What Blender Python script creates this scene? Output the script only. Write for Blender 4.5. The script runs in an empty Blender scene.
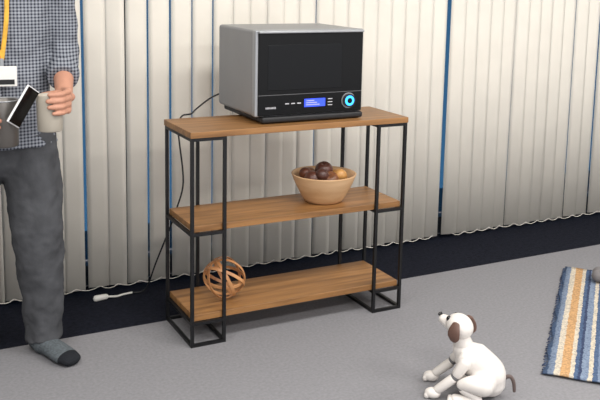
import bpy, bmesh, random
from math import *
from mathutils import Vector, Matrix, Euler
random.seed(7)
S=bpy.context.scene
COL=S.collection
try:
    S.view_settings.view_transform='Standard'
except Exception: pass

def srgb(r,g,b):
    f=lambda c:(c/255/12.92) if c/255<=.04045 else ((c/255+.055)/1.055)**2.4
    return (f(r),f(g),f(b),1)

# ---------------------------------------------------------------- materials
def mat(name,c,rough=.6,metal=0,noise=None,bump=None,emit=None,coat=0,spec=None):
    m=bpy.data.materials.new(name); m.use_nodes=True
    nt=m.node_tree; b=nt.nodes['Principled BSDF']
    b.inputs['Base Color'].default_value=c
    b.inputs['Roughness'].default_value=rough
    b.inputs['Metallic'].default_value=metal
    if coat: b.inputs['Coat Weight'].default_value=coat
    if spec is not None: b.inputs['Specular IOR Level'].default_value=spec
    if emit:
        b.inputs['Emission Color'].default_value=emit[0]; b.inputs['Emission Strength'].default_value=emit[1]
    if noise or bump:
        tc=nt.nodes.new('ShaderNodeTexCoord')
    if noise:
        sc,amt=noise
        n=nt.nodes.new('ShaderNodeTexNoise'); n.inputs['Scale'].default_value=sc; n.inputs['Detail'].default_value=5
        nt.links.new(tc.outputs['Object'],n.inputs['Vector'])
        r=nt.nodes.new('ShaderNodeValToRGB')
        r.color_ramp.elements[0].position=.3; r.color_ramp.elements[1].position=.7
        r.color_ramp.elements[0].color=tuple(k*(1-amt) for k in c[:3])+(1,)
        r.color_ramp.elements[1].color=tuple(min(1,k*(1+amt)) for k in c[:3])+(1,)
        nt.links.new(n.outputs['Fac'],r.inputs['Fac']); nt.links.new(r.outputs['Color'],b.inputs['Base Color'])
    if bump:
        sc,st=bump
        n=nt.nodes.new('ShaderNodeTexNoise'); n.inputs['Scale'].default_value=sc; n.inputs['Detail'].default_value=3
        nt.links.new(tc.outputs['Object'],n.inputs['Vector'])
        bp=nt.nodes.new('ShaderNodeBump'); bp.inputs['Strength'].default_value=st; bp.inputs['Distance'].default_value=.004
        nt.links.new(n.outputs['Fac'],bp.inputs['Height']); nt.links.new(bp.outputs['Normal'],b.inputs['Normal'])
    return m

def wood(name,c1,c2,scale=(1.5,22,22),rough=.45):
    m=bpy.data.materials.new(name); m.use_nodes=True
    nt=m.node_tree; b=nt.nodes['Principled BSDF']; b.inputs['Roughness'].default_value=rough
    tc=nt.nodes.new('ShaderNodeTexCoord'); mp=nt.nodes.new('ShaderNodeMapping'); mp.inputs['Scale'].default_value=scale
    n=nt.nodes.new('ShaderNodeTexNoise'); n.inputs['Scale'].default_value=1.6; n.inputs['Detail'].default_value=7; n.inputs['Distortion'].default_value=.6
    r=nt.nodes.new('ShaderNodeValToRGB'); r.color_ramp.elements[0].position=.33; r.color_ramp.elements[1].position=.68
    r.color_ramp.elements[0].color=c1; r.color_ramp.elements[1].color=c2
    L=nt.links
    L.new(tc.outputs['Object'],mp.inputs['Vector']); L.new(mp.outputs[0],n.inputs['Vector']); L.new(n.outputs['Fac'],r.inputs['Fac']); L.new(r.outputs['Color'],b.inputs['Base Color'])
    return m

M={}
M['carpet']=mat('grey_carpet',srgb(136,135,138),.95,noise=(90,.10),bump=(400,.5),spec=.1)
M['carpet_dark']=mat('navy_carpet',srgb(27,29,38),.95,noise=(60,.35),bump=(300,.5),spec=.1)
M['slat']=mat('blind_fabric',srgb(240,234,222),.8,noise=(6,.03),spec=.2)
M['white']=mat('white_paint',srgb(225,224,220),.8,noise=(3,.02))
M['ceil']=mat('ceiling_tile',srgb(235,235,232),.9,noise=(20,.03))
M['mull']=mat('window_frame_metal',srgb(60,64,70),.5,.3)
M['black']=mat('black_steel',srgb(22,22,24),.45,.3)
M['shelf']=wood('shelf_wood',srgb(118,82,46),srgb(164,118,70))
M['bowlw']=wood('bowl_wood',srgb(188,148,106),srgb(212,176,136),(3,3,14),.5)
M['band']=wood('ring_wood',srgb(156,102,60),srgb(204,150,100),(6,6,6),.45)
M['chrome']=mat('silver_metal',srgb(165,167,170),.35,.5)
M['mwbody']=mat('oven_metal',srgb(146,146,147),.45,.2,noise=(8,.03))
M['gloss']=mat('black_glass',srgb(8,8,9),.2,0,spec=.25)
M['win']=mat('oven_window',srgb(20,21,23),.25,0,spec=.2)
M['blk']=mat('black_plastic',srgb(24,24,26),.5)
M['grey']=mat('grey_plastic',srgb(110,110,112),.45)
M['disp']=mat('blue_display',srgb(40,60,190),.3,emit=(srgb(50,80,235),1.2))
M['glow']=mat('blue_dial_light',srgb(40,150,255),.3,emit=(srgb(50,160,255),2.5))
M['label']=mat('printed_mark',srgb(190,190,195),.5)
M['skin']=mat('skin',srgb(190,138,114),.55,noise=(25,.08))
M['hair']=mat('dark_hair',srgb(45,35,30),.7,bump=(150,.6))
M['jeans']=mat('charcoal_denim',srgb(76,77,80),.9,noise=(14,.22),bump=(60,.35),spec=.15)
M['sock']=mat('knit_sock',srgb(92,98,102),.95,bump=(200,.8),noise=(120,.25),spec=.1)
M['sockd']=mat('knit_sock_dark',srgb(40,42,46),.95,bump=(200,.8),spec=.1)
M['mug']=mat('mug_ceramic',srgb(180,172,158),.45)
M['pot']=mat('steel_pot',srgb(110,106,102),.35,.6)
M['phonew']=mat('phone_case',srgb(225,225,225),.4)
M['badge']=mat('badge_card',srgb(232,230,226),.5)
M['red']=mat('badge_red',srgb(190,50,45),.6)
M['lany']=mat('lanyard_yellow',srgb(222,170,60),.7,noise=(40,.25))
M['dogw']=mat('robot_white',srgb(222,216,210),.35,coat=.3)
M['dogb']=mat('robot_ear_brown',srgb(98,72,62),.5,noise=(30,.1))
M['dogt']=mat('robot_tail_brown',srgb(92,78,74),.6)
M['eye']=mat('eye_dark',srgb(15,15,18),.15)
M['eyew']=mat('eye_white',srgb(235,232,228),.3)
M['lips']=mat('lips',srgb(170,95,85),.5)
M['plugw']=mat('white_plastic',srgb(225,222,215),.4)
M['toy']=mat('toy_grey',srgb(118,114,114),.8,bump=(60,.3))
M['seam']=mat('panel_seam',srgb(120,116,112),.6)

def shirt_mat():
    m=bpy.data.materials.new('gingham_shirt'); m.use_nodes=True
    nt=m.node_tree; b=nt.nodes['Principled BSDF']; b.inputs['Roughness'].default_value=.9; b.inputs['Specular IOR Level'].default_value=.15
    tc=nt.nodes.new('ShaderNodeTexCoord'); sx=nt.nodes.new('ShaderNodeSeparateXYZ'); L=nt.links
    L.new(tc.outputs['Object'],sx.inputs[0])
    def stripe(sock,k=560.):
        a=nt.nodes.new('ShaderNodeMath'); a.operation='MULTIPLY'; a.inputs[1].default_value=k; L.new(sock,a.inputs[0])
        s=nt.nodes.new('ShaderNodeMath'); s.operation='SINE'; L.new(a.outputs[0],s.inputs[0])
        g=nt.nodes.new('ShaderNodeMath'); g.operation='GREATER_THAN'; g.inputs[1].default_value=0.1; L.new(s.outputs[0],g.inputs[0]); return g.outputs[0]
    p=stripe(sx.outputs[0]); q=stripe(sx.outputs[2])
    ad=nt.nodes.new('ShaderNodeMath'); ad.operation='ADD'; L.new(p,ad.inputs[0]); L.new(q,ad.inputs[1])
    mu=nt.nodes.new('ShaderNodeMath'); mu.operation='MULTIPLY'; mu.inputs[1].default_value=.5; L.new(ad.outputs[0],mu.inputs[0])
    r=nt.nodes.new('ShaderNodeValToRGB'); L.new(mu.outputs[0],r.inputs['Fac'])
    r.color_ramp.elements[0].color=srgb(156,160,168); r.color_ramp.elements[1].color=srgb(46,50,62)
    L.new(r.outputs['Color'],b.inputs['Base Color'])
    n=nt.nodes.new('ShaderNodeTexNoise'); n.inputs['Scale'].default_value=14; L.new(tc.outputs['Object'],n.inputs['Vector'])
    bp=nt.nodes.new('ShaderNodeBump'); bp.inputs['Strength'].default_value=.5; bp.inputs['Distance'].default_value=.02
    L.new(n.outputs['Fac'],bp.inputs['Height']); L.new(bp.outputs['Normal'],b.inputs['Normal'])
    return m
M['shirt']=shirt_mat()

def rug_mat():
    m=bpy.data.materials.new('striped_rag_rug'); m.use_nodes=True
    nt=m.node_tree; b=nt.nodes['Principled BSDF']; b.inputs['Roughness'].default_value=.95; b.inputs['Specular IOR Level'].default_value=.1
    L=nt.links; tc=nt.nodes.new('ShaderNodeTexCoord'); sx=nt.nodes.new('ShaderNodeSeparateXYZ'); L.new(tc.outputs['Object'],sx.inputs[0])
    n=nt.nodes.new('ShaderNodeTexNoise'); n.inputs['Scale'].default_value=55; L.new(tc.outputs['Object'],n.inputs['Vector'])
    j=nt.nodes.new('ShaderNodeMath'); j.operation='MULTIPLY_ADD'; j.inputs[1].default_value=.012; L.new(n.outputs['Fac'],j.inputs[0]); L.new(sx.outputs[0],j.inputs[2])
    per=nt.nodes.new('ShaderNodeMath'); per.operation='FRACT'
    d=nt.nodes.new('ShaderNodeMath'); d.operation='MULTIPLY'; d.inputs[1].default_value=1/.26; L.new(j.outputs[0],d.inputs[0]); L.new(d.outputs[0],per.inputs[0])
    r=nt.nodes.new('ShaderNodeValToRGB'); r.color_ramp.interpolation='CONSTANT'
    blue=srgb(84,102,130); cream=srgb(208,196,176); tan=srgb(200,158,112); navy=srgb(66,76,102); lb=srgb(128,142,162)
    st=[(0,blue),(.06,lb),(.14,cream),(.22,tan),(.34,cream),(.40,blue),(.45,navy),(.49,lb),(.58,cream),(.64,blue),(.70,lb),(.74,tan),(.84,cream),(.89,navy)]
    e=r.color_ramp.elements
    e[0].position=0; e[0].color=st[0][1]; e[1].position=st[1][0]; e[1].color=st[1][1]
    for p,c in st[2:]:
        k=e.new(p); k.color=c
    L.new(per.outputs[0],r.inputs['Fac'])
    w=nt.nodes.new('ShaderNodeTexNoise'); w.inputs['Scale'].default_value=120; L.new(tc.outputs['Object'],w.inputs['Vector'])
    rr=nt.nodes.new('ShaderNodeValToRGB'); rr.color_ramp.elements[0].position=.35; rr.color_ramp.elements[1].position=.6
    rr.color_ramp.elements[0].color=(.62,.64,.7,1); rr.color_ramp.elements[1].color=(1,1,1,1); L.new(w.outputs['Fac'],rr.inputs['Fac'])
    mx=nt.nodes.new('ShaderNodeMix'); mx.data_type='RGBA'; mx.blend_type='MULTIPLY'; mx.inputs[0].default_value=1
    L.new(r.outputs['Color'],mx.inputs[6]); L.new(rr.outputs['Color'],mx.inputs[7]); L.new(mx.outputs[2],b.inputs['Base Color'])
    bp=nt.nodes.new('ShaderNodeBump'); bp.inputs['Strength'].default_value=.6; bp.inputs['Distance'].default_value=.004
    L.new(w.outputs['Fac'],bp.inputs['Height']); L.new(bp.outputs['Normal'],b.inputs['Normal'])
    return m
M['rug']=rug_mat()

def glass_mat():
    m=bpy.data.materials.new('tinted_window_glass'); m.use_nodes=True
    nt=m.node_tree; nt.nodes.remove(nt.nodes['Principled BSDF']); o=nt.nodes['Material Output']
    t=nt.nodes.new('ShaderNodeBsdfTransparent'); t.inputs[0].default_value=(.18,.33,.46,1)
    g=nt.nodes.new('ShaderNodeBsdfGlossy'); g.inputs['Roughness'].default_value=.05
    x=nt.nodes.new('ShaderNodeMixShader'); x.inputs[0].default_value=.06
    nt.links.new(t.outputs[0],x.inputs[1]); nt.links.new(g.outputs[0],x.inputs[2]); nt.links.new(x.outputs[0],o.inputs[0])
    return m
M['glass']=glass_mat()

# ---------------------------------------------------------------- mesh helpers
def empty(name,loc=(0,0,0),rz=0,parent=None,rot=None):
    e=bpy.data.objects.new(name,None); COL.objects.link(e); e.location=loc
    e.rotation_euler=rot if rot else (0,0,rz); e.empty_display_size=.05
    if parent: e.parent=parent
    return e
def finish(bm,name,m,parent=None,smooth=True,remesh=None,sm=0,bevel=None,sub=0,disp=None):
    bmesh.ops.recalc_face_normals(bm,faces=bm.faces)
    me=bpy.data.meshes.new(name); bm.to_mesh(me); bm.free()
    for p in me.polygons: p.use_smooth=smooth
    me.materials.append(M[m] if isinstance(m,str) else m)
    o=bpy.data.objects.new(name,me); COL.objects.link(o)
    if parent: o.parent=parent
    if remesh:
        r=o.modifiers.new('r','REMESH'); r.mode='VOXEL'; r.voxel_size=remesh; r.use_smooth_shade=True
    if sm:
        s=o.modifiers.new('s','SMOOTH'); s.iterations=sm; s.factor=.5
    if bevel:
        b=o.modifiers.new('b','BEVEL'); b.width=bevel; b.segments=3; b.limit_method='ANGLE'
        if smooth:
            o.modifiers.new('wn','WEIGHTED_NORMAL')
    if sub:
        s=o.modifiers.new('sub','SUBSURF'); s.levels=sub; s.render_levels=sub
    if disp:
        t=bpy.data.textures.new(name+'_folds','CLOUDS'); t.noise_scale=disp[0]; t.noise_depth=2
        d=o.modifiers.new('d','DISPLACE'); d.texture=t; d.strength=disp[1]; d.mid_level=.5; d.texture_coords='LOCAL'
    return o
def abox(bm,x0,x1,y0,y1,z0,z1,mx=None):
    v=[bm.verts.new((x,y,z)) for x in (x0,x1) for y in (y0,y1) for z in (z0,z1)]
    if mx is not None:
        for k in v: k.co=mx@k.co
    for f in ((0,1,3,2),(4,6,7,5),(0,4,5,1),(2,3,7,6),(0,2,6,4),(1,5,7,3)): bm.faces.new([v[i] for i in f])
def box(name,m,x0,x1,y0,y1,z0,z1,parent=None,bevel=None,smooth=False):
    bm=bmesh.new(); abox(bm,x0,x1,y0,y1,z0,z1); return finish(bm,name,m,parent,smooth=smooth or bool(bevel),bevel=bevel)
def tube(bm,pts,rad,n=20,ref=(0,1,0),dome=(True,True),cat=0):
    pts=[Vector(p) for p in pts]; rad=[(r,r) if not isinstance(r,tuple) else r for r in rad]
    if cat:
        P=[];R=[]; N=len(pts)
        for i in range(N-1):
            p0=pts[max(i-1,0)];p1=pts[i];p2=pts[i+1];p3=pts[min(i+2,N-1)]
            r0=rad[max(i-1,0)];r1=rad[i];r2=rad[i+1];r3=rad[min(i+2,N-1)]
            for k in range(cat):
                t=k/cat
                f=lambda a,b,c,d:.5*((2*b)+(c-a)*t+(2*a-5*b+4*c-d)*t*t+(3*b-a-3*c+d)*t**3)
                P.append(Vector([f(p0[q],p1[q],p2[q],p3[q]) for q in range(3)])); R.append(tuple(f(r0[q],r1[q],r2[q],r3[q]) for q in range(2)))
        P.append(pts[-1]);R.append(rad[-1]); pts,rad=P,R
    ref=Vector(ref); rings=[]
    N=len(pts)
    def ring(c,ra,rb,a,b): return [bm.verts.new(c+a*(ra*cos(2*pi*k/n))+b*(rb*sin(2*pi*k/n))) for k in range(n)]
    fr=[]
    for i in range(N):
        t=(pts[min(i+1,N-1)]-pts[max(i-1,0)]).normalized()
        a=ref.cross(t)
        if a.length<.05: a=Vector((1,0,0)).cross(t)
        a.normalize(); b=t.cross(a).normalized(); fr.append((t,a,b))
    def cap(i,sgn):
        t,a,b=fr[i]; r=rad[i]; L=min(r); out=[]
        for an in (25,50,72):
            s=sin(radians(an)); c=cos(radians(an)); out.append(ring(pts[i]+t*(sgn*L*s),r[0]*c,r[1]*c,a,b))
        return out,bm.verts.new(pts[i]+t*(sgn*L))
    if dome[0]:
        cs,p0=cap(0,-1); rings+=cs[::-1]
    else: p0=None
    for i in range(N): rings.append(ring(pts[i],rad[i][0],rad[i][1],fr[i][1],fr[i][2]))
    if dome[1]:
        cs,p1=cap(N-1,1); rings+=cs
    else: p1=None
    for A,B in zip(rings,rings[1:]):
        for k in range(n): bm.faces.new((A[k],A[(k+1)%n],B[(k+1)%n],B[k]))
    for R_,p in ((rings[0],p0),(rings[-1],p1)):
        if p: 
            for k in range(n): bm.faces.new((R_[k],R_[(k+1)%n],p))
        else: bm.faces.new(R_)
def ball(bm,c,r,seg=24,rot=None):
    mx=Matrix.Translation(Vector(c))@(rot.to_matrix().to_4x4() if rot else Matrix())@Matrix.Diagonal((r[0],r[1],r[2],1))
    bmesh.ops.create_uvsphere(bm,u_segments=seg,v_segments=seg//2,radius=1,matrix=mx)
def spin(bm,prof,n=48,c=(0,0,0)):
    rs=[]
    for r,z in prof: rs.append([bm.verts.new((c[0]+r*cos(2*pi*k/n),c[1]+r*sin(2*pi*k/n),c[2]+z)) for k in range(n)])
    for A,B in zip(rs,rs[1:]):
        for k in range(n): bm.faces.new((A[k],A[(k+1)%n],B[(k+1)%n],B[k]))
    bm.faces.new(rs[0]); bm.faces.new(rs[-1])
def T(name,m,pts,rad,parent=None,**k):
    fk={a:k.pop(a) for a in ('remesh','sm','disp') if a in k}
    bm=bmesh.new(); tube(bm,pts,rad,**k); return finish(bm,name,m,parent,**fk)
def B_(name,m,c,r,parent=None,rot=None,seg=24):
    bm=bmesh.new(); ball(bm,c,r,seg,rot); return finish(bm,name,m,parent)

# ---------------------------------------------------------------- room
box('floor','carpet',-4,6,-5,1.6,-.1,0)
box('trim_carpet_border','carpet_dark',-4,6,.285,.78,-.02,.002)
box('ceiling','ceil',-4,6,-5,1.0,2.7,2.8)
box('wall_left','white',-4.1,-4,-5,1.0,0,2.7)
box('wall_right','white',6,6.1,-5,1.0,0,2.7)
box('wall_back','white',-4,6,.84,.94,2.4,2.7)
box('baseboard_back','mull',-4,6,.80,.86,0,.09)
for i in range(5):
    x0=-4+i*2
    w=empty('window_%d'%(i+1))
    box('pane','glass',x0+.03,x0+1.97,.88,.886,.09,2.4,w)
    box('mullion_a','mull',x0,x0+.03,.86,.91,.09,2.4,w); box('mullion_b','mull',x0+1.97,x0+2,.86,.91,.09,2.4,w)

# vertical blinds
def blinds(name,x0,x1,gaps=()):
    bm=bmesh.new(); x=x0; y=.69; tops=[]; gaps=list(gaps)
    while x<x1:
        th=radians(-6+random.uniform(-3.5,3)); w=.089
        if gaps and x>gaps[0][0]-.04:
            g,am,tt=gaps.pop(0); x+=am
            if tt is not None: th=radians(tt)
        lean=random.uniform(-.007,.007); ly=random.uniform(-.005,.005); zb=.022+random.uniform(0,.006)
        c,s=cos(th),sin(th); cols=[]
        for k in range(5):
            q=(k/4-.5)*w; bow=.0025*(1-(2*(k/4)-1)**2)
            px=x+q*c+bow*s; py=y+q*s-bow*c
            cols.append([bm.verts.new((px,py,2.38)),bm.verts.new((px+lean*.5,py,1.2)),bm.verts.new((px+lean,py+ly,zb))])
        for A,Bc in zip(cols,cols[1:]):
            for r in range(2): bm.faces.new((A[r],A[r+1],Bc[r+1],Bc[r]))
        tops.append((x+lean,y+ly,zb)); x+=.083
    o=finish(bm,'slats','slat')
    so=o.modifiers.new('so','SOLIDIFY'); so.thickness=.0008
    e=empty(name); o.parent=e
    bm=bmesh.new()
    for (ax,ay,az),(bx,by,bz) in zip(tops,tops[1:]):
        pts=[]
        for k in range(5):
            t=k/4; pts.append((ax+(bx-ax)*t,min(ay,by)-.024,.032-.014*(1-(2*t-1)**2)+0.008))
        tube(bm,pts,[.0016]*5,n=5,dome=(False,False))
    finish(bm,'bead_chain','slat',e)
    bm=bmesh.new()
    abox(bm,x0-.05,x-.03,.67,.71,2.38,2.40); finish(bm,'headrail','white',e,smooth=False)
blinds('vertical_blind',-2.6,1.62,gaps=((-.60,.0,-30),(-.235,.018,None),(-.13,.0,-20),(-.05,.016,None),(.01,.017,None),(.10,.016,None),(.17,.016,None),(.34,.016,None),(.9,.014,None)))
blinds('vertical_blind.001',1.70,4.6,gaps=((2.1,.012,None),(2.50,.02,None),(2.70,.03,-20),(2.86,.024,None),(3.1,.02,None)))

# ceiling luminaires
DIF=mat('lamp_diffuser',(1,1,1,1),.5,emit=((1,.98,.94,1),2.0))
def lamp(i,x,y,p):
    e=empty('ceiling_light' if i==0 else 'ceiling_light.%03d'%i,(x,y,0))
    box('diffuser',DIF,-.6,.6,-.15,.15,2.67,2.70,e)
    l=bpy.data.lights.new('lamp','AREA'); l.shape='RECTANGLE'; l.size=1.2; l.size_y=.5; l.energy=p; l.color=(1,.975,.94)
    o=bpy.data.objects.new('lamp_light',l); COL.objects.link(o); o.parent=e; o.location=(0,0,2.65)
lamp(0,-1.6,-1.4,38); lamp(1,.7,-1.4,40); lamp(2,3.0,-1.4,40); lamp(3,-.4,-3.2,58); lamp(4,2.0,-3.2,58)
w=bpy.data.worlds.new('World'); S.world=w; w.use_nodes=True
w.node_tree.nodes['Background'].inputs[0].default_value=(.97,.97,1,1); w.node_tree.nodes['Background'].inputs[1].default_value=1.25

# ---------------------------------------------------------------- shelf
W_,D_,A_=.932,.297,.139
sh=empty('console_shelf'); t=.012
def frame(nm,x0,x1):
    bm=bmesh.new()
    for x in (x0,x1-t):
        for y in (0,D_-t):
            abox(bm,x,x+t,y,y+t,0,.795)
        for z in (0.0,.783): abox(bm,x,x+t,t,D_-t,z,z+t)
        for z in (.085,.428): abox(bm,x,x+t,t,D_-t,z,z+t)
    for y in (0,D_-t):
        for z in (0.0,.783): abox(bm,x0+t,x1-t,y,y+t,z,z+t)
        for z in (.085,.428): abox(bm,x0+t,x1-t,y,y+t,z,z+t)
    finish(bm,nm,'black',sh,smooth=False)
frame('frame_left',0,A_); frame('frame_right',W_-A_,W_)
box('board_top','shelf',-.003,W_+.003,-.003,D_+.003,.795,.818,sh,bevel=.002)
box('board_middle','shelf',.0125,W_-.0125,.0125,D_-.0125,.440,.464,sh,bevel=.002)
box('board_bottom','shelf',.0125,W_-.0125,.0125,D_-.0125,.097,.121,sh,bevel=.002)
ZT,ZM,ZB=.818,.464,.121

# ---------------------------------------------------------------- microwave
mw=empty('microwave_oven',(0,0,ZT))
box('base_tray','blk',.30,.745,.045,.43,.004,.028,mw,bevel=.008)
bm=bmesh.new()
for x in (.33,.71):
    for y in (.07,.27): abox(bm,x,x+.03,y,y+.02,0,.006)
finish(bm,'feet','blk',mw,smooth=False)
X0,X1,Y0,Z0,Z1=.275,.748,.06,.028,.358
box('body','mwbody',X0,X1,Y0+.02,.43,Z0,Z1,mw,bevel=.012)
box('front_frame','chrome',X0,X1,Y0,Y0+.03,Z0,Z1,mw,bevel=.006)
box('door_glass','gloss',X0+.012,X1-.006,Y0-.006,Y0+.01,Z0+.004,Z1-.012,mw,bevel=.003)
box('door_window','win',X0+.05,X1-.10,Y0-.0075,Y0,Z0+.10,Z1-.055,mw,bevel=.002)
box('door_handle','chrome',X0+.01,X1-.008,Y0-.018,Y0-.004,Z1-.012,Z1-.003,mw,bevel=.003)
box('panel_line','grey',X0+.012,X1-.008,Y0-.0068,Y0,Z0+.082,Z0+.0835,mw)
box('display','disp',.483,.575,Y0-.0075,Y0,Z0+.030,Z0+.062,mw)
bm=bmesh.new()
for k in range(3): abox(bm,.49+k*.001,.55-.012*k,Y0-.0082,Y0-.0076,Z0+.037+.008*k,Z0+.040+.008*k)
finish(bm,'display_text','label',mw,smooth=False)
bm=bmesh.new()
for k in range(3): abox(bm,.40+k*.026,.416+k*.026,Y0-.0078,Y0-.005,Z0+.045,Z0+.049)
for k in range(3): abox(bm,.587,.607,Y0-.0078,Y0-.005,Z0+.032+k*.012,Z0+.035+k*.012)
for k in range(8): abox(bm,.318+k*.0055,.321+k*.0055,Y0-.0078,Y0-.005,Z0+.030,Z0+.037)
finish(bm,'control_marks','label',mw,smooth=False)
def disc(nm,m,cx,cz,r,y0,y1,par,r2=None):
    bm=bmesh.new(); mx=Matrix.Translation((cx,(y0+y1)/2,cz))@Matrix.Rotation(pi/2,4,'X')
    bmesh.ops.create_cone(bm,cap_ends=True,segments=40,radius1=r,radius2=r2 or r,depth=abs(y1-y0),matrix=mx)
    return finish(bm,nm,m,par,bevel=None,smooth=False)
cx,cz=.680,Z0+.047
disc('dial_bezel','chrome',cx,cz,.031,Y0-.008,Y0-.004,mw)
disc('dial_ring','blk',cx,cz,.027,Y0-.018,Y0-.004,mw)
disc('dial_glow','glow',cx,cz,.020,Y0-.0192,Y0-.0175,mw)
disc('dial_knob','gloss',cx,cz,.011,Y0-.0205,Y0-.019,mw)

# power cord
T('power_cord','blk',[(.33,.436,.90),(.26,.46,.87),(.18,.43,.83),(.12,.33,.828),(.075,.312,.824),(.06,.318,.78),(.07,.33,.72),(.09,.34,.55),(.07,.36,.44),(.06,.42,.34),(.03,.52,.16),(.015,.58,.05),(-.005,.60,.012),(-.05,.61,.01)],[.0035]*14,n=8,cat=6)
pl=empty('power_plug')
T('plug_body','plugw',[(-.21,.595,.014),(-.165,.60,.014)],[(.014,.011),(.012,.011)],parent=pl,n=12)
T('plug_cable','plugw',[(-.165,.60,.014),(-.12,.60,.008),(-.09,.605,.010),(-.05,.61,.010)],[.0045]*4,parent=pl,n=8,cat=4)

# ---------------------------------------------------------------- fruit bowl
fb=empty('fruit_bowl',(.628,.145,ZM))
bm=bmesh.new()
spin(bm,[(.01,0),(.066,0),(.078,.004),(.090,.02),(.105,.05),(.120,.08),(.133,.113),(.134,.117),(.129,.118),(.122,.106),(.108,.075),(.093,.045),(.08,.022),(.06,.014),(.01,.012)],64)
finish(bm,'bowl','bowlw',fb)
cols=[(84,48,36),(112,70,44),(176,124,68),(66,38,32),(128,84,50),(78,44,34),(188,138,78),(74,44,36),(96,54,38)]
fp=[(-.06,-.02,.10,.038),(.0,-.055,.10,.036),(.058,-.02,.10,.037),(.03,.05,.10,.037),(-.045,.05,.10,.036),(.0,.0,.130,.037),(.045,-.055,.115,.028),(-.035,-.05,.122,.028),(-.07,.03,.115,.026)]
for i,((x,y,z,r),c) in enumerate(zip(fp,cols)):
    bm=bmesh.new(); ball(bm,(0,0,0),(r,r,r*.92))
    for v in bm.verts:
        q=Vector((v.co.x,v.co.y)).length
        if v.co.z>0: v.co.z-=.25*r*max(0,1-q/(r*.45))
    tube(bm,[(0,0,r*.6),(.002,0,r*1.05)],[.0018,.0015],n=6)
    o=finish(bm,'fruit_%d'%(i+1),mat('fruit_skin_%d'%i,srgb(*c),.4,noise=(30,.3)),fb)
    o.location=(x,y,z); o.rotation_euler=(random.uniform(-.8,.8),random.uniform(-.8,.8),0)

# ---------------------------------------------------------------- wooden ring ball
wb=empty('wooden_knot_ball',(.182,.125,ZB+.087))
for i,(rx,rz) in enumerate([(12,0),(72,20),(66,85),(74,150),(40,125)]):
    bm=bmesh.new(); n=72; R=.079+.0014*i; hw=.0062; th=.003; rs=[]
    mx=Euler((radians(rx),0,radians(rz)),'XYZ').to_matrix()
    for k in range(n):
        a=2*pi*k/n; d=Vector((cos(a),sin(a),0)); u=Vector((0,0,1))
        rs.append([bm.verts.new(mx@(d*(R+p)+u*q)) for p,q in ((0,-hw),(-th,-hw),(-th,hw),(0,hw))])
    for k in range(n):
        A,Bq=rs[k],rs[(k+1)%n]
        for m_ in range(4): bm.faces.new((A[m_],A[(m_+1)%4],Bq[(m_+1)%4],Bq[m_]))
    finish(bm,'ring_%d'%(i+1),'band',wb,smooth=False,bevel=.001)

# ---------------------------------------------------------------- rug
rg=empty('striped_rug',(1.93,.07,.003),atan2(-.74,.673))
bm=bmesh.new(); nx,ny=24,40; LX,LY=.85,1.19; grid=[]
for j in range(ny+1):
    grid.append([bm.verts.new((LX*i/nx+.006*sin(j*.9)*(i==0),-LY*j/ny,.006+.002*sin(i*1.7+j*.6))) for i in range(nx+1)])
for j in range(ny):
    for i in range(nx): bm.faces.new((grid[j][i],grid[j][i+1],grid[j+1][i+1],grid[j+1][i]))
o=finish(bm,'weave','rug',rg); so=o.modifiers.new('so','SOLIDIFY'); so.thickness=.006; so.offset=-1
bm=bmesh.new()
for k in range(90):
    y=-LY*(k+.5)/90; L=.008+random.uniform(0,.006)
    tube(bm,[(.002,y,.004),(-L*.5,y+random.uniform(-.004,.004),.003),(-L,y+random.uniform(-.006,.006),.001)],[.002,.002,.0015],n=5)
finish(bm,'fringe','rug',rg)

tb=empty('toy_bone',(1.935,-.15,.016),radians(-50))
bm=bmesh.new(); tube(bm,[(0,0,.03),(.12,0,.03)],[.022,.022])
for x in (-.01,.13):
    for y in (-.024,.024): ball(bm,(x,y,.03),(.032,.03,.028))
finish(bm,'bone','toy',tb,remesh=.004,sm=3)

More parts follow.
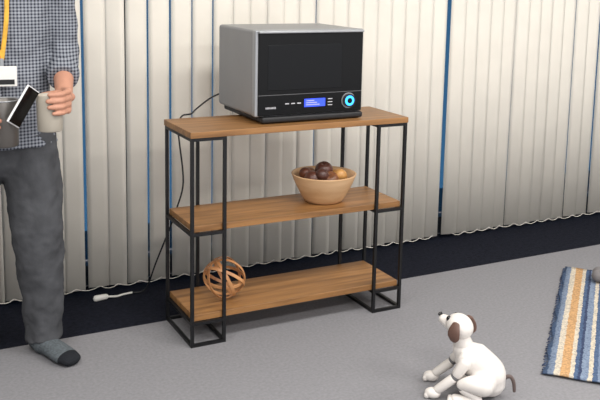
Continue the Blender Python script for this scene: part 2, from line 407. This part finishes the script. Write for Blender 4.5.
# ---------------------------------------------------------------- robot dog
dg=empty('robot_dog',(.722,-.722,0),radians(138))
bm=bmesh.new()
tube(bm,[(-.068,0,.056),(-.060,0,.082),(-.034,0,.110),(.000,0,.134),(.024,0,.160)],[(.052,.050),(.060,.057),(.058,.054),(.058,.053),(.037,.035)],cat=4,n=28)
for s in (1,-1):
    ball(bm,(.012,s*.048,.136),(.028,.019,.032)); ball(bm,(-.046,s*.048,.068),(.044,.028,.046))
finish(bm,'torso','dogw',dg,remesh=.003,sm=4)
T('neck','grey',[(.024,0,.168),(.032,0,.212)],[.025,.022],parent=dg)
T('collar','dogw',[(.027,0,.179),(.030,0,.191)],[.033,.030],parent=dg)
for s in (1,-1):
    nm='left' if s>0 else 'right'; fx=-.012 if s>0 else .006
    T('front_upper_leg_'+nm,'dogw',[(.014,s*.056,.134),(.048+fx,s*.060,.096)],[.021,.0175],parent=dg)
    B_('front_elbow_'+nm,'grey',(.055+fx,s*.060,.085),(.015,.0155,.015),dg)
    T('front_lower_leg_'+nm,'dogw',[(.064+fx,s*.060,.074),(.110+fx,s*.060,.032)],[.0165,.0150],parent=dg)
    bm=bmesh.new(); ball(bm,(.126+fx,s*.060,.018),(.027,.020,.018))
    for q in (-.011,0,.011): ball(bm,(.145+fx,s*.060+q,.011),(.009,.0065,.010))
    finish(bm,'front_paw_'+nm,'dogw',dg,remesh=.0015,sm=2)
    B_('shoulder_cap_'+nm,'seam',(.012,s*.066,.136),(.012,.003,.012),dg)
    T('thigh_'+nm,'dogw',[(-.050,s*.062,.066),(-.010,s*.072,.072),(.018,s*.072,.066)],[.034,.028,.019],parent=dg,cat=3)
    B_('knee_'+nm,'grey',(.022,s*.072,.058),(.014,.015,.014),dg)
    T('shank_'+nm,'dogw',[(.016,s*.072,.050),(-.035,s*.072,.022)],[.014,.014],parent=dg)
    bm=bmesh.new(); tube(bm,[(-.035,s*.072,.0155),(.015,s*.072,.0155),(.04,s*.072,.015)],[(.015,.014),(.016,.014),(.019,.014)],ref=(0,0,1))
    for q in (-.011,0,.011): ball(bm,(.056,s*.072+q,.011),(.009,.0065,.010))
    finish(bm,'hind_paw_'+nm,'dogw',dg,remesh=.0015,sm=2)
T('tail','dogt',[(-.102,0,.058),(-.118,.0,.078),(-.134,.0,.082),(-.145,0,.062),(-.148,0,.034)],[.009,.007,.0065,.006,.005],parent=dg,cat=4,n=12)
hd=empty('head',(.040,0,.236),parent=dg,rot=(0,radians(-18),radians(-28)))
bm=bmesh.new(); ball(bm,(0,0,0),(.048,.044,.042)); tube(bm,[(.020,0,-.008),(.048,0,-.012),(.062,0,-.013)],[(.030,.026),(.023,.019),(.019,.016)],cat=3,ref=(0,0,1))
finish(bm,'skull','dogw',hd,remesh=.0025,sm=5)
B_('nose','eye',(.080,0,-.004),(.006,.010,.007),hd)
for s in (1,-1):
    B_('eye','eye',(.036,s*.021,.014),(.008,.009,.010),hd)
    T('ear_'+('left' if s>0 else 'right'),'dogb',[(-.004,s*.042,.026),(-.010,s*.051,.006),(-.016,s*.053,-.014),(-.018,s*.051,-.026)],[(.013,.006),(.021,.007),(.022,.007),(.014,.006)],parent=hd,cat=4,ref=(0,1,0))

# ---------------------------------------------------------------- man
mn=empty('man',(-.62,.22,0),atan2(-.17,.985))
bm=bmesh.new()
tube(bm,[(0,.0,.97),(0,.0,.9),(0,0,.82),(0,0,.76)],[(.150,.10),(.160,.11),(.174,.118),(.158,.105)],cat=3,n=32)
for s in (1,-1):
    tube(bm,[(s*.090,0,.82),(s*.101,0,.66),(s*.112,-.012,.50),(s*.116,-.012,.44),(s*.122,.012,.25),(s*.126,.02,.09),(s*.128,.018,.045)],[(.096,.105),(.098,.100),(.091,.086),(.088,.082),(.078,.074),(.066,.070),(.067,.074)],cat=4,n=28,dome=(True,False))
finish(bm,'trousers','jeans',mn,remesh=.007,sm=3,disp=(.07,.018))
bm=bmesh.new()
tube(bm,[(0,0,.785),(0,0,.86),(0,0,.98),(0,0,1.10),(0,-.003,1.22),(0,0,1.33),(0,.008,1.42),(0,.012,1.475)],[(.194,.132),(.180,.126),(.168,.118),(.168,.116),(.180,.120),(.184,.112),(.135,.085),(.062,.062)],cat=5,n=40,dome=(False,False))
for s in (1,-1):
    tube(bm,[(s*.130,.01,1.405),(s*.185,.012,1.365),(s*.205,.02,1.27),(s*.215,.035,1.17),(s*.220,.038,1.115),(s*.219,.020,1.085),(s*.216,-.02,1.058),(s*.213,-.06,1.038)],[.062,.066,.058,.055,.053,.052,.050,.048],cat=4,n=24,ref=(1,0,0),dome=(True,False))
finish(bm,'shirt','shirt',mn,remesh=.006,sm=3,disp=(.06,.016))
for s in (1,-1):
    bm=bmesh.new(); tube(bm,[(s*.214,-.048,1.045),(s*.2125,-.070,1.034),(s*.211,-.098,1.020)],[.053,.056,.051],n=28,ref=(1,0,0),dome=(False,False))
    finish(bm,'rolled_cuff','shirt',mn,bevel=.004)
box('placket','shirt',-.014,.014,-.129,-.116,.80,1.36,mn,bevel=.003)
bm=bmesh.new()
for s in (1,-1):
    tube(bm,[(s*.012,-.078,1.435),(s*.045,-.055,1.47),(s*.066,.0,1.495),(s*.045,.06,1.505),(0,.078,1.508)],[(.007,.026)]*5,cat=4,n=12,ref=(0,0,1))
finish(bm,'collar','shirt',mn)
def grip(nm,c,r,z0,s,elbow):
    bm=bmesh.new()
    P=lambda ph,rad,z:Vector((c[0]+s*rad*cos(radians(ph)),c[1]-rad*sin(radians(ph)),z))
    wr=P(-52,r+.036,z0+.008)
    fl=[.93,1.0,.95,.78]; fr_=[.0090,.0095,.0090,.0080]
    for i in range(4):
        z=z0+.031-.0205*i; a=-2; rr=r+fr_[i]+.001
        mc=P(a,rr+.006,z); pts=[mc]
        for L in (.044,.027,.021):
            a+=degrees(L*fl[i]/rr)*.98; pts.append(P(a,rr,z-.002))
        tube(bm,pts,[fr_[i]*1.12,fr_[i]*1.02,fr_[i]*.95,fr_[i]*.82],n=12,ref=(0,0,1),cat=3)
        for p in pts[1:3]: ball(bm,p,(fr_[i]*1.1,)*3,12)
        w2=wr+Vector((0,0,.014-.009*i)); mid=(w2+mc)/2+Vector((s*.004,0,0))
        tube(bm,[w2,mid,mc],[.017,.015,.0125],n=12,ref=(0,0,1))
    th=[wr+Vector((-s*.006,-.004,.010)),P(-42,r+.022,z0+.020),P(-75,r+.013,z0+.018),P(-108,r+.011,z0+.014),P(-125,r+.010,z0+.012)]
    tube(bm,th,[.016,.0145,.0115,.0105,.009],n=12,ref=(0,0,1),cat=3)
    el=Vector(elbow); d=(wr-el)
    tube(bm,[el,el+d*.3,el+d*.65,el+d*.9,wr,wr+(P(0,r+.02,z0)-wr)*.25],[(.038,.038),(.038,.037),(.033,.032),(.026,.029),(.025,.030),(.020,.034)],cat=4,n=24,ref=(1,0,0))
    finish(bm,nm,'skin',mn,remesh=.0028,sm=2)
grip('left_forearm_and_hand',(.163,-.235),.042,.962,1,(.217,.005,1.080))
grip('right_forearm_and_hand',(.018,-.235),.050,.905,-1,(-.216,.005,1.080))
bm=bmesh.new()
tube(bm,[(0,.015,1.42),(0,.01,1.50),(0,.0,1.56)],[(.058,.058),(.054,.056),(.055,.06)],n=24)
ball(bm,(0,.005,1.635),(.074,.092,.098),32); ball(bm,(0,-.030,1.585),(.055,.055,.052),24)
ball(bm,(0,-.074,1.545),(.022,.018,.016)); tube(bm,[(0,-.086,1.650),(0,-.098,1.625),(0,-.108,1.606)],[.009,.011,.013],n=12)
for s in (1,-1):
    ball(bm,(s*.013,-.094,1.605),(.008,.010,.007),12); ball(bm,(s*.076,.008,1.625),(.009,.020,.032),16,Euler((.15,0,s*.35)))
    ball(bm,(s*.03,-.072,1.664),(.028,.018,.008),12)
finish(bm,'head','skin',mn,remesh=.004,sm=3)
for s in (1,-1):
    B_('eye','eyew',(s*.030,-.074,1.640),(.013,.011,.009),mn); B_('iris','eye',(s*.030,-.0835,1.640),(.005,.003,.005),mn)
    T('eyebrow','hair',[(s*.014,-.090,1.662),(s*.032,-.089,1.668),(s*.050,-.076,1.662)],[(.003,.003)]*3,parent=mn,n=8)
T('mouth','lips',[(-.022,-.083,1.572),(0,-.090,1.571),(.022,-.083,1.572)],[(.004,.003),(.006,.005),(.004,.003)],parent=mn,n=10)
bm=bmesh.new(); ball(bm,(0,.016,1.655),(.081,.096,.092),32)
for v in list(bm.verts):
    if v.co.y<-.05 and v.co.z<1.695 or v.co.z<1.60 or (abs(v.co.x)>.05 and v.co.y<-.01 and v.co.z<1.64): bm.verts.remove(v)
o=finish(bm,'hair','hair',mn); so=o.modifiers.new('so','SOLIDIFY'); so.thickness=.008; so.offset=-.5
for s in (1,-1):
    d=Vector((.56,-.83,0)) if s>0 else Vector((-.35,-.936,0)); a=Vector((s*.125,.0,0)); up=Vector((0,0,1))
    bm=bmesh.new()
    tube(bm,[a-d*.040+up*.032,a+up*.036,a+d*.06+up*.032,a+d*.12+up*.025,a+d*.160+up*.022],[(.034,.031),(.037,.035),(.041,.031),(.045,.025),(.038,.021)],cat=4,n=24,ref=(0,0,1))
    tube(bm,[a+up*.04,a+up*.09],[(.045,.045),(.042,.042)],n=20)
    nm='left' if s>0 else 'right'
    finish(bm,'sock_'+nm,'sock',mn,remesh=.004,sm=3)
    T('sock_toe_'+nm,'sockd',[a+d*.140+up*.0235,a+d*.163+up*.0215],[(.0425,.0235),(.037,.0215)],parent=mn,n=24,ref=(0,0,1))
for s in (1,-1):
    T('lanyard_strap','lany' ,[(s*.060,-.01,1.500),(s*.055,-.075,1.44),(s*.042,-.118,1.34),(s*.030+.006,-.138,1.22),(.014+s*.010,-.137,1.13),(.018,-.138,1.09)],[(.0075,.0018)]*6,parent=mn,cat=4,n=10,ref=(0,1,0))
T('lanyard_red_strap','red' ,[(-.050,-.02,1.500),(-.045,-.085,1.44),(-.030,-.125,1.34),(-.010,-.142,1.22),(.010,-.141,1.09)],[(.005,.0015)]*5,parent=mn,cat=4,n=10,ref=(0,1,0))
box('badge_clip','chrome',.012,.024,-.147,-.137,1.066,1.095,mn,bevel=.002)
box('badge','badge',-.030,.064,-.149,-.143,1.003,1.070,mn,bevel=.002)
box('badge_header','blk',-.022,.056,-.1505,-.1485,1.010,1.026,mn)
box('badge_stripe','red',-.030,.0,-.1505,-.1485,1.048,1.066,mn)
def vessel(nm,m,c,r,z0,h,flare,parent):
    bm=bmesh.new()
    spin(bm,[(.004,0),(r*flare-.004,0),(r*flare,.004),(r,h-.003),(r-.0015,h),(r-.004,h-.003),(r*flare-.004,.006),(.004,.006)],48,(c[0],c[1],z0))
    return finish(bm,nm,m,parent)
vessel('mug','mug',(.163,-.235),.042,.866,.120,.95,mn)
vessel('steel_pot','pot',(.018,-.235),.050,.822,.150,.95,mn)
T('pot_rim','chrome',[(.018+.050*cos(a*pi/12),-.235+.050*sin(a*pi/12),.972) for a in range(25)],[.0025]*25,parent=mn,n=8,ref=(0,0,1))
mx=Matrix.Translation((.082,-.296,.958))@Euler((radians(18),radians(28),radians(58))).to_matrix().to_4x4()
bm=bmesh.new(); abox(bm,-.034,.034,-.004,.004,-.066,.066,mx); finish(bm,'phone_case','phonew',mn,bevel=.003)
bm=bmesh.new(); abox(bm,-.031,.031,-.0052,-.0035,-.062,.062,mx); finish(bm,'phone_screen','gloss',mn,smooth=False)

# ---------------------------------------------------------------- camera
c=Vector((-1.028,-2.834,1.39)); yaw,pitch,roll=.477,.152,.019
fw=Vector((sin(yaw)*cos(pitch),cos(yaw)*cos(pitch),-sin(pitch))); rt=Vector((cos(yaw),-sin(yaw),0)); up=rt.cross(fw)
r2=rt*cos(roll)+up*sin(roll); u2=up*cos(roll)-rt*sin(roll)
cd=bpy.data.cameras.new('camera'); co=bpy.data.objects.new('camera',cd); COL.objects.link(co)
mm=Matrix((r2,u2,-fw)).transposed().to_4x4(); mm.translation=c; co.matrix_world=mm
cd.sensor_fit='HORIZONTAL'; cd.sensor_width=36; cd.lens=50.98; cd.shift_y=-.1613; cd.clip_start=.05
S.camera=co
